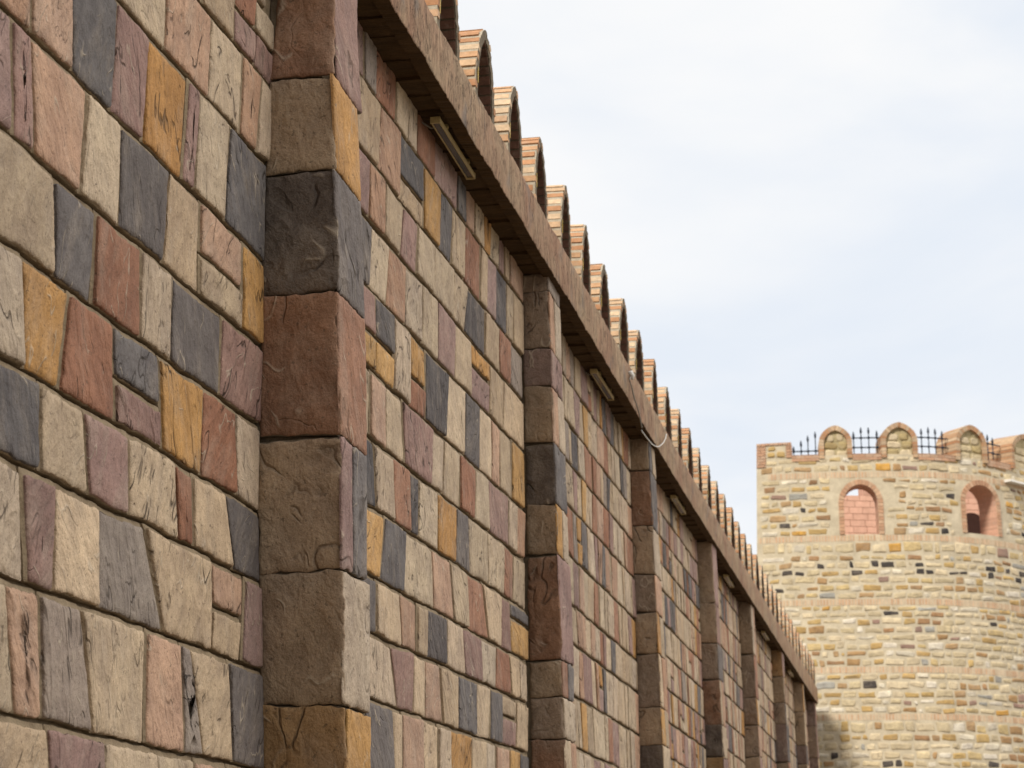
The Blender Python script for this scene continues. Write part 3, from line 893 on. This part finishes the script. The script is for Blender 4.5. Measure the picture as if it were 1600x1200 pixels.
def tmap(s, z, d):
    p, n, tg = tpt(s)
    q = p + n * (d + TBAT * (ZL - z))
    # the corner flares to the left as it goes down, like the faces
    if s < .8: q = q - tg * (TBAT * (ZL - z)) * (1 - s / .8)
    return (q.x - T0.x, q.y - T0.y, z)
def s_of(u, v=REF):
    lo, hi = 0.0, TL * .8
    for _ in range(40):
        m_ = (lo + hi) / 2; p = tmap(m_, ZL, 0); P = Vector(p) + Vector((T0.x, T0.y, 0)) - CAM
        pu = CX + FPX * P.dot(rt) / P.dot(FW)
        if pu < u: lo = m_
        else: hi = m_
    return lo
def tz(u, v):
    """height on the tower face seen at (u, v)"""
    s = s_of(u); p, n, _ = tpt(s)
    z = ZL
    for _ in range(6):
        q = p + n * TBAT * (ZL - z)
        r = ray(u, v); t = (q - Vector((0, 0))).dot(Vector((fh.x, fh.y))) / r.dot(fh); z = CAMZ + t * r.z
    return z
print('tower ledge', ZL, 'length', TL, 'px', [round(s_of(u), 2) for u in (1182, 1237, 1306, 1405, 1521, 1600)])
THK = .62
# windows : (s left, s right, sill z, spring z, apex z)
def win(ul, ur, vs, vsp, va):
    um = (ul + ur) / 2
    return (s_of(ul), s_of(ur), tz(um, vs), tz(um, vsp), tz(um, va))
WIN = [win(1315, 1368, 835, 786, 757), win(1503, 1551, 835, 786, 758)]
def arch_z(w, s):
    a, b, zs_, zp, za = w
    x = (s - (a + b) / 2) / ((b - a) / 2); x = max(-1, min(1, x))
    return zp + (za - zp) * math.sqrt(max(0, 1 - x * x))
mb = MB()
NW = 12
cols = []
s = 0.0
edges = sorted([w[0] for w in WIN] + [w[1] for w in WIN])
brk = [0.0] + edges + [TL]
for k, (a, b) in enumerate(zip(brk, brk[1:])):
    n = NW if k in (1, 3) else max(2, int((b - a) / .25))
    w = WIN[0] if k == 1 else WIN[1] if k == 3 else None
    for i in range(n):
        if w:      # cosine spacing keeps the arch round
            s0 = (a + b) / 2 - (b - a) / 2 * math.cos(math.pi * i / n); s1 = (a + b) / 2 - (b - a) / 2 * math.cos(math.pi * (i + 1) / n)
        else: s0 = a + (b - a) * i / n; s1 = a + (b - a) * (i + 1) / n
        for d, flip in ((0, False), (-THK, True)):
            def qd(z0a, z0b, z1a, z1b):
                p = [tmap(s0, z0a, d), tmap(s1, z0b, d), tmap(s1, z1b, d), tmap(s0, z1a, d)]
                if flip: p = p[::-1]
                mb.quad(*p, 2 if flip else 0, (.52, .30, .22) if flip else (1, 1, 1))
            if w:
                qd(ZB, ZB, w[2], w[2]); qd(arch_z(w, s0), arch_z(w, s1), ZL, ZL)
            else: qd(ZB, ZB, ZL, ZL)
        if w:      # reveals: sill and vault
            c_ = (.54, .33, .24)
            mb.quad(tmap(s0, w[2], 0), tmap(s1, w[2], 0), tmap(s1, w[2], -THK), tmap(s0, w[2], -THK), 2, c_)
            mb.quad(tmap(s0, arch_z(w, s0), 0), tmap(s0, arch_z(w, s0), -THK), tmap(s1, arch_z(w, s1), -THK), tmap(s1, arch_z(w, s1), 0), 2, c_)
        mb.quad(tmap(s0, ZL, 0), tmap(s1, ZL, 0), tmap(s1, ZL, -THK), tmap(s0, ZL, -THK), 2, (.42, .27, .19))
for w in WIN:
    n = 16
    for e in (0, 1):
        for i in range(n):
            za = w[2] + (w[3] - w[2]) * i / n; zb = w[2] + (w[3] - w[2]) * (i + 1) / n
            col = jit((.54, .33, .235), .14)
            p = [tmap(w[e], za, 0), tmap(w[e], za, -THK), tmap(w[e], zb, -THK), tmap(w[e], zb, 0)]
            mb.quad(*(p if e == 0 else p[::-1]), 2, col)
# stones in rubble courses
BANDV = [741, 840, 940, 1046, 1120, 1230]
BANDZ = [tz(1400, v) for v in BANDV]
BH = .155
TC = {'y': [(.50, .35, .15), (.46, .31, .13), (.52, .40, .21)], 'b': [(.40, .25, .12), (.35, .21, .11), (.42, .28, .15)],
      'k': [(.05, .045, .045), (.075, .065, .06)], 'w': [(.68, .62, .52), (.62, .56, .45)], 'p': [(.58, .48, .31), (.54, .45, .30), (.62, .52, .36)],
      'v': [(.28, .19, .155), (.32, .21, .165)], 'g': [(.36, .35, .32)], 'o': [(.55, .31, .08)]}
def near_window(s0, s1, z0, z1):
    for w in WIN:
        m_ = .17
        if s1 > w[0] - m_ and s0 < w[1] + m_ and z1 > w[2] - .02 and z0 < w[4] + m_:
            # round head: keep the corners
            if z0 > w[3]:
                cs = (w[0] + w[1]) / 2; rr = (w[1] - w[0]) / 2 + m_
                near = max(abs(cs - max(s0, min(s1, cs))), 0)
                if math.hypot(near, (z0 - w[3]) * rr / (w[4] - w[3] + m_)) > rr: continue
            return True
    return False
def rubble(mb, mp, sa, sb, za, zb, check=True, step=.11):
    z = za
    while z < zb - .1:
        h = random.uniform(.175, .245)
        if zb - (z + h) < .16: h = zb - z
        s = sa + random.uniform(0, .08)
        mid = z + h / 2
        dark = max(.012, .42 * (abs(mid - tz_dark[0]) < .22), .22 * (abs(mid - tz_dark[1]) < .15))
        while s < sb - .1:
            w = random.triangular(.17, .66, .33)
            if random.random() < .12: w *= .5
            if s + w > sb: w = sb - s
            hh = h * random.uniform(.45, .80); z0 = z + (h - hh) * random.uniform(.2, .7)
            if w > .14 and not (check and near_window(s, s + w, z0, z0 + hh)):
                r_ = random.random()
                if r_ < dark: k = 'k'; w = min(w, random.uniform(.24, .46))
                else: k = random.choices('ybwpvgo', (22, 16, 10, 44, 3, 3, 3))[0]
                jj = random.uniform(.88, 1.1); c = tuple(x * jj for x in random.choice(TC[k]))
                tl = random.uniform(-.02, .02)
                q = [(s + .03, z0 + random.uniform(-.02, .02)), (s + w - .03, z0 + tl), (s + w - .03 + random.uniform(-.02, .02), z0 + hh + tl), (s + .03 + random.uniform(-.02, .02), z0 + hh + random.uniform(-.02, .02))]
                stone(mb, q, mp, random.uniform(.006, .014), c, step, .022, 1, .9, .003, .015, .010)
            s += w
        z += h
tz_dark = (tz(1400, 886), tz(1400, 826))
bounds = [0.0] + sorted(BANDZ)
zlist = sorted(BANDZ)
segs = []
lo = .0
for bz in zlist:
    segs.append((lo, bz - BH / 2)); lo = bz + BH / 2
segs.append((lo, ZL - .04))
for a, b in segs:
    if b - a < .15: continue
    rubble(mb, tmap, .05, TL * .93, a, b, True, .12)
mb.build('tower_wall', [M['tmortar'], M['tstone'], M['brick']], tower)
# soldier brick bands
for bz in zlist:
    mb = MB()
    s = .05 if bz < zlist[-1] else .3
    while s < TL * .93:
        w = random.uniform(.072, .088)
        if not near_window(s, s + w, bz - .01, bz + .01) or True:
            skip = any(w_[0] - .02 < s + w and s < w_[1] + .02 and w_[2] < bz < w_[4] for w_ in WIN)
            if not skip:
                col = jit(random.choice([(.58, .42, .28), (.56, .37, .24), (.60, .47, .33)]), (1.1 - .9) / 2)
                d = random.uniform(.012, .024)
                pts = []
                for z in (bz - BH / 2, bz + BH / 2):
                    pts += [tmap(s + .014, z, d - .012), tmap(s + w - .014, z, d - .012), tmap(s + w - .014, z, -.02), tmap(s + .014, z, -.02)]
                mb.hexa(pts, 0, col, rvec())
        s += w
    mb.build('brick_band', M['brick'], tower)
# window surrounds
for w in WIN:
    mb = MB()
    cs = (w[0] + w[1]) / 2; hw = (w[1] - w[0]) / 2
    n = 17
    prof = []
    for i in range(9): prof.append((cs - hw, w[2] + (w[3] - w[2]) * i / 9, -1, 0))
    for i in range(n + 1):
        a = math.pi * i / n
        prof.append((cs - hw * math.cos(a), w[3] + (w[4] - w[3]) * math.sin(a), -math.cos(a), math.sin(a)))
    for i in range(1, 10): prof.append((cs + hw, w[3] - (w[3] - w[2]) * i / 9, 1, 0))
    for a, b in zip(prof, prof[1:]):
        def L_(p, q, t): return tuple(x + (y - x) * t for x, y in zip(p, q))
        a_, b_ = L_(a, b, .06), L_(a, b, .94)
        col = jit(random.choice([(.50, .30, .19), (.54, .36, .24), (.46, .27, .17)]), (1.1 - .88) / 2)
        RW = .135; pts = []
        for d in (-.05, .028):
            pts += [tmap(a_[0] + .004 * a_[2], a_[1], d), tmap(b_[0] + .004 * b_[2], b_[1], d), tmap(b_[0] + b_[2] * RW, b_[1] + b_[3] * RW, d), tmap(a_[0] + a_[2] * RW, a_[1] + a_[3] * RW, d)]
        mb.hexa(pts, 0, col, rvec())
    mb.build('window_surround', M['brick'], tower)
# parapet coping bricks between the merlons and the raised corner block
def bricks_strip(mb, s0, s1, z0, z1, d0, d1, bw=.22, bh=.08):
    z = z0; r_ = 0
    while z < z1 - .01:
        s = s0 - (bw / 2 if r_ % 2 else 0)
        while s < s1 - .01:
            a, b = max(s, s0), min(s + bw, s1)
            if b - a > .02:
                col = jit(random.choice([(.48, .29, .19), (.44, .27, .18), (.50, .34, .24)]), (1.08 - .9) / 2)
                pts = []
                for zz_ in (z + .005, min(z + bh, z1) - .005):
                    pts += [tmap(a + .005, zz_, d1), tmap(b - .005, zz_, d1), tmap(b - .005, zz_, d0), tmap(a + .005, zz_, d0)]
                mb.hexa(pts, 0, col, rvec())
            s += bw
        z += bh; r_ += 1
MER = [(1280, 1332, 665), (1377, 1434, 660), (1492, 1541, 664), (1578, 1628, 678)]
mb = MB()
gl = [s_of(1237)] + [s_of(x) for m_ in MER for x in m_[:2]] + [TL * .93]
for a, b in zip(gl[0::2], gl[1::2]):
    mb = MB(); bricks_strip(mb, a, b, ZL - .16, ZL + .025, -.5, .03)
    mb.build('coping', M['brick'], tower)
mb = MB()
sc_ = s_of(1237); ztop = tz(1200, 693)
bricks_strip(mb, .0, .26, ZL - .28, ztop - .07, -.62, .03)
bricks_strip(mb, sc_ - .15, sc_, ZL - .04, ztop - .07, -.62, .03)
bricks_strip(mb, .0, sc_, ztop - .07, ztop, -.62, .035, .12, .07)
for sa, sb in ((.26, sc_ - .15),):
    pts = []
    for z in (ZL - .02, ztop - .072): pts += [tmap(sa, z, .012), tmap(sb, z, .012), tmap(sb, z, -.6), tmap(sa, z, -.6)]
    mb.hexa(pts, 1)
def cmap(s, z, d): return tmap(s, z, d + .012)
for q, k in (((.32, ZL + .16, .52, ZL + .27), 'y'), ((.30, ZL - .0, .5, ZL + .12), 'y'), ((.55, ZL - .02, .78, ZL + .14), 'y')):
    stone(mb, [(q[0], q[1]), (q[2], q[1]), (q[2], q[3]), (q[0], q[3])], cmap, .015, TC[k][0], .06, .02, 2, .4, .004, .03, .01)
mb.build('corner_block', [M['brick'], M['tmortar'], M['tstone']], tower)
# merlons of the tower
for ul, ur, va in MER:
    sl, sr = s_of(ul), s_of(ur); sm_ = (sl + sr) / 2
    p, n, tg = tpt(sm_)
    hw = (sr - sl) / 2
    Ht = tz((ul + ur) / 2, va) - ZL + .10
    rg, inf = merlon_meshes(hw, Ht * .48, Ht, .135, .85, .088, .016, .07, M['tinfill'], .6)
    base = tmap(sm_, ZL - .10, .03)
    e = empty('merlon', base, tower)
    e.rotation_euler = (0, 0, math.atan2(n.y, n.x))
    for me, nm in ((rg, 'brick_arch'), (inf, 'infill')):
        o = bpy.data.objects.new(nm, me); COL.objects.link(o); o.parent = e
    # stones bedded in the panel
    mb = MB()
    def fm(a, b, d): return (-.07 + d, a, b)
    w_ = hw - .15
    for q in ((-w_, .02, -.02, .24), (.02, .03, w_, .22), (-w_, .27, .05, .44), (.08, .26, w_, .46), (-w_ * .8, .47, -.03, .66), (.02, .49, w_ * .75, .68)):
        if q[3] > Ht - .2: continue
        stone(mb, [(q[0], q[1]), (q[2], q[1]), (q[2], q[3]), (q[0], q[3])], fm, .02, random.choice(TC['p'] + [(.42, .33, .17), (.36, .27, .13)]), .06, .02, 0, .6, .006, .04, .012)
    mb.build('panel_stones', M['tstone'], e)
# left return of the tower, and the back wall seen through the windows
c0 = Vector(tmap(0, ZL, 0)); 
bdir = Vector((0.26, 1.0)).normalized()
def side_map(s, z, d):
    q = Vector(tmap(0, z, 0)); nrm = Vector((-bdir.y, bdir.x))
    return (q.x + bdir.x * s + nrm.x * d, q.y + bdir.y * s + nrm.y * d, z)
mb = MB()
for i in range(8):
    a, b = i * .75, (i + 1) * .75
    mb.quad(side_map(b, ZB, 0), side_map(a, ZB, 0), side_map(a, ZL, 0), side_map(b, ZL, 0), 0)
def side_map2(s, z, d): return side_map(6 - s, z, d)
rubble(mb, side_map2, .1, 5.9, 0, ZL - .1, False, .2)
mb.build('tower_side_wall', [M['tmortar'], M['tstone']], tower)
mb = MB()
BD = 58.3
bl = at_depth(1215, 800, BD); br = at_depth(1640, 800, BD + 1.0)
bt = Vector((br.x - bl.x, br.y - bl.y)); BL = bt.length; bt.normalize(); bn = Vector((bt.y, -bt.x))
ZBK = at_depth(1340, 771, BD).z
dr = at_depth(1519, 830, BD + .7); ds = (Vector((dr.x - bl.x, dr.y - bl.y))).dot(bt)
def bmap(s, z, d): return (bl.x + bt.x * s + bn.x * d - T0.x, bl.y + bt.y * s + bn.y * d - T0.y, z)
mb.hexa([bmap(0, ZB, -.02), bmap(BL, ZB, -.02), bmap(BL, ZB, -.5), bmap(0, ZB, -.5), bmap(0, ZBK, -.02), bmap(BL, ZBK, -.02), bmap(BL, ZBK, -.5), bmap(0, ZBK, -.5)], 0, (.40, .24, .19))
z = ZBK - 3.2; r_ = 0
while z < ZBK - .02:
    h = .19; s = -.2 * (r_ % 2); zt = min(z + h, ZBK + .0)
    while s < BL:
        w = random.uniform(.38, .46); a, b = max(0, s), min(BL, s + w)
        if b - a > .04:
            col = jit((.72, .45, .34), (1.06 - .93) / 2)
            pts = []
            for zz_ in (z + .008, zt - .006): pts += [bmap(a + .007, zz_, .0), bmap(b - .007, zz_, .0), bmap(b - .007, zz_, -.05), bmap(a + .007, zz_, -.05)]
            mb.hexa(pts, 0, col)
        s += w
    z += h; r_ += 1
iw = mb.build('inner_wall', M['pink'], tower)
# flat dark face on that wall, its colour standing in for doorway shade
mb = MB()
zd = at_depth(1512, 801, BD + .7).z
N = 14
arc = [(ds - .42 * math.cos(math.pi * i / N), zd - .42 + .42 * math.sin(math.pi * i / N)) for i in range(N + 1)]
arc = [(ds - .42, zd - 2.2)] + arc + [(ds + .42, zd - 2.2)]
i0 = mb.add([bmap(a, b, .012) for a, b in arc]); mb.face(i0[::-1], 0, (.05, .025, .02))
i1 = mb.add([bmap(a, b, .0) for a, b in arc])
for k in range(len(arc) - 1): mb.face([i0[k], i0[k + 1], i1[k + 1], i1[k]], 0, (.3, .18, .14))
mb.build('doorway', M['pink'], iw)
# raised piece of the back wall to the right of the first window's view
mb = MB()
pr_ = at_depth(1353, 771, BD); sr_ = Vector((pr_.x - bl.x, pr_.y - bl.y)).dot(bt)
mb.hexa([bmap(sr_, ZBK, 0), bmap(BL, ZBK, 0), bmap(BL, ZBK, -.45), bmap(sr_, ZBK, -.45), bmap(sr_, ZBK + .45, 0), bmap(BL, ZBK + .45, 0), bmap(BL, ZBK + .45, -.45), bmap(sr_, ZBK + .45, -.45)], 0, (.55, .33, .25))
mb.build('inner_parapet', M['pink'], tower)

# iron railings between the tower's merlons
def railing(ul, ur, bars, rails, label):
    """bars: (u, top v) ; rails: v of each rail at the middle"""
    um = (ul + ur) / 2
    s0, s1 = s_of(ul), s_of(ur)
    p = tmap((s0 + s1) / 2, ZL, -.25)
    root = empty('iron_railing', (p[0] + T0.x, p[1] + T0.y, ZL + .03))
    tag(root, label, 'railing', 'spiked iron railings on the tower')
    O = Vector((root.location.x, root.location.y, root.location.z))
    def W(s, z): 
        q = tmap(s, ZL, -.25); return Vector((q[0] + T0.x, q[1] + T0.y, z)) - O
    rz = [tz(um, v) for v in rails]
    for u, v in bars:
        s = s_of(u); zt = tz(u, v)
        b = MB()
        b.tube([W(s, ZL - .05), W(s, zt - .16)], .016, 6)
        for z in rz: b.tube([W(s, z - .035), W(s, z - .02), W(s, z + .02), W(s, z + .035)], [.018, .036, .036, .018], 8)
        o = b.build('bar', M['iron'], root)
        b = MB(); b.tube([W(s, zt - .18), W(s, zt - .165), W(s, zt - .12), W(s, zt - .04), W(s, zt)], [.016, .03, .036, .02, .004], 6)
        b.build('spike', M['iron'], o)
    for z in rz:
        b = MB(); n = 6
        ss = [s0 + (s1 - s0) * i / n for i in range(n + 1)]
        b.tube([W(s, z) for s in ss], .018, 6); b.build('rail', M['iron'], root)
railing(1238, 1279, [(1240, 694), (1252, 685), (1263, 677), (1275, 671)], [702], 'leftmost iron railing on the tower, its four spikes stepping up beside the corner block')
railing(1333, 1378, [(1336, 671), (1348, 664), (1360, 664), (1373, 669)], [681, 696], 'black iron railing with four spikes and two rails between the two frontal brick merlons')
railing(1434, 1490, [(1434, 670), (1446, 666), (1458, 664), (1470, 666), (1481, 670)], [681, 695], 'widest iron railing of five spikes, partly in front of a pink brick merlon side')
railing(1541, 1576, [(1540, 675), (1548, 672), (1556, 676), (1564, 681)], [691, 705], 'rightmost iron railing on the tower, seen at an angle before a brick merlon side')

# white flashing that pokes out of the tower at the right
mb = MB()
sa, sb = s_of(1567), s_of(1608)
za, zb2 = tz(1567, 752), tz(1600, 761)
pts = [tmap(sa, za - .03, .22), tmap(sb, zb2 - .03, .26), tmap(sb, zb2 - .03, -.05), tmap(sa, za - .03, -.05), tmap(sa, za + .025, .22), tmap(sb, zb2 + .025, .26), tmap(sb, zb2 + .06, -.05), tmap(sa, za + .05, -.05)]
mb.hexa([tuple(Vector(p) + Vector((T0.x, T0.y, 0))) for p in pts])
o = mb.build('flashing', M['sheet']); tag(o, 'thin white sheet ledge jutting from the tower right of the second window', 'ledge')

# ------------------------------------------------------------------ ground
mb = MB(); n = 24; S = 900.0
for i in range(n):
    for j in range(n):
        a = lambda k: S * ((2 * k / n - 1) ** 3)
        mb.quad((a(i), a(j), 0), (a(i + 1), a(j), 0), (a(i + 1), a(j + 1), 0), (a(i), a(j + 1), 0))
o = mb.build('ground', M['ground']); tag(o, kind='structure')

# ------------------------------------------------------------------ light
EL = R(42); AZ = R(23)
to_sun = Vector((-math.sin(AZ) * math.cos(EL), -math.cos(AZ) * math.cos(EL), math.sin(EL)))
sd_ = bpy.data.lights.new('sun', 'SUN'); sd_.energy = 4.2; sd_.angle = R(11); sd_.color = (1.0, .93, .82)
so = bpy.data.objects.new('sun', sd_); COL.objects.link(so); so.rotation_euler = to_sun.to_track_quat('Z', 'Y').to_euler()
w = bpy.data.worlds.new('World'); scn.world = w; w.use_nodes = True
nt = w.node_tree; nt.nodes.clear()
def N_(typ, **kw):
    nd = nt.nodes.new(typ)
    for k, v in kw.items(): setattr(nd, k, v)
    return nd
sky = N_('ShaderNodeTexSky', sky_type='NISHITA', sun_disc=False, sun_elevation=EL, sun_rotation=R(180) + AZ)
bg1 = N_('ShaderNodeBackground'); bg1.inputs[1].default_value = .10; nt.links.new(sky.outputs[0], bg1.inputs[0])
tc = N_('ShaderNodeTexCoord')
mp = N_('ShaderNodeMapping'); mp.inputs['Scale'].default_value = (1, 1, 2.2); mp.inputs['Rotation'].default_value = (0, R(-14), 0); mp.inputs['Location'].default_value = (.35, .1, .2)
nt.links.new(tc.outputs['Generated'], mp.inputs[0])
nz = N_('ShaderNodeTexNoise'); nz.inputs['Scale'].default_value = 3.2; nz.inputs['Detail'].default_value = 6; nz.inputs['Roughness'].default_value = .5; nz.inputs['Distortion'].default_value = .35
nt.links.new(mp.outputs[0], nz.inputs['Vector'])
mr = N_('ShaderNodeMapRange'); mr.inputs[1].default_value = .36; mr.inputs[2].default_value = .62; mr.interpolation_type = 'SMOOTHSTEP'
nt.links.new(nz.outputs['Fac'], mr.inputs[0])
cm = N_('ShaderNodeMix', data_type='RGBA'); cm.inputs[6].default_value = (.81, .87, .955, 1); cm.inputs[7].default_value = (1.0, 1.0, 1.0, 1)
nt.links.new(mr.outputs[0], cm.inputs[0])
# unseen bright warm lobe added to the sky at right to fill the wall
dt = N_('ShaderNodeVectorMath', operation='DOT_PRODUCT'); dt.inputs[1].default_value = Vector((.58, .0, .81)).normalized()
nt.links.new(tc.outputs['Generated'], dt.inputs[0])
lb = N_('ShaderNodeMapRange'); lb.inputs[1].default_value = .45; lb.inputs[2].default_value = .95; lb.inputs[3].default_value = 1.0; lb.inputs[4].default_value = 3.0; lb.interpolation_type = 'SMOOTHSTEP'
nt.links.new(dt.outputs['Value'], lb.inputs[0])
# sky dimmed behind the camera, added to deepen the buttress near sides
d2 = N_('ShaderNodeVectorMath', operation='DOT_PRODUCT'); d2.inputs[1].default_value = Vector((-.1, -.95, .2)).normalized()
nt.links.new(tc.outputs['Generated'], d2.inputs[0])
l2 = N_('ShaderNodeMapRange'); l2.inputs[1].default_value = .0; l2.inputs[2].default_value = .8; l2.inputs[3].default_value = 1.0; l2.inputs[4].default_value = .30; l2.interpolation_type = 'SMOOTHSTEP'
nt.links.new(d2.outputs['Value'], l2.inputs[0])
ml = N_('ShaderNodeMath', operation='MULTIPLY'); nt.links.new(lb.outputs[0], ml.inputs[0]); nt.links.new(l2.outputs[0], ml.inputs[1])
wm = N_('ShaderNodeMix', data_type='RGBA', blend_type='MULTIPLY'); wm.inputs[7].default_value = (1.0, .925, .84, 1); nt.links.new(cm.outputs[2], wm.inputs[6])
wf = N_('ShaderNodeMapRange'); wf.inputs[1].default_value = 1.1; wf.inputs[2].default_value = 2.2; nt.links.new(lb.outputs[0], wf.inputs[0]); nt.links.new(wf.outputs[0], wm.inputs[0])
bg2 = N_('ShaderNodeBackground'); nt.links.new(wm.outputs[2], bg2.inputs[0]); nt.links.new(ml.outputs[0], bg2.inputs[1])
mx = N_('ShaderNodeMixShader'); mx.inputs[0].default_value = .96
nt.links.new(bg1.outputs[0], mx.inputs[1]); nt.links.new(bg2.outputs[0], mx.inputs[2])
out = N_('ShaderNodeOutputWorld'); nt.links.new(mx.outputs[0], out.inputs[0])

vs = scn.view_settings
vs.view_transform = 'Standard'; vs.look = 'None'; vs.exposure = 0.0; vs.gamma = 1.0; vs.use_curve_mapping = False
scn.cycles.max_bounces = 6; scn.cycles.diffuse_bounces = 4
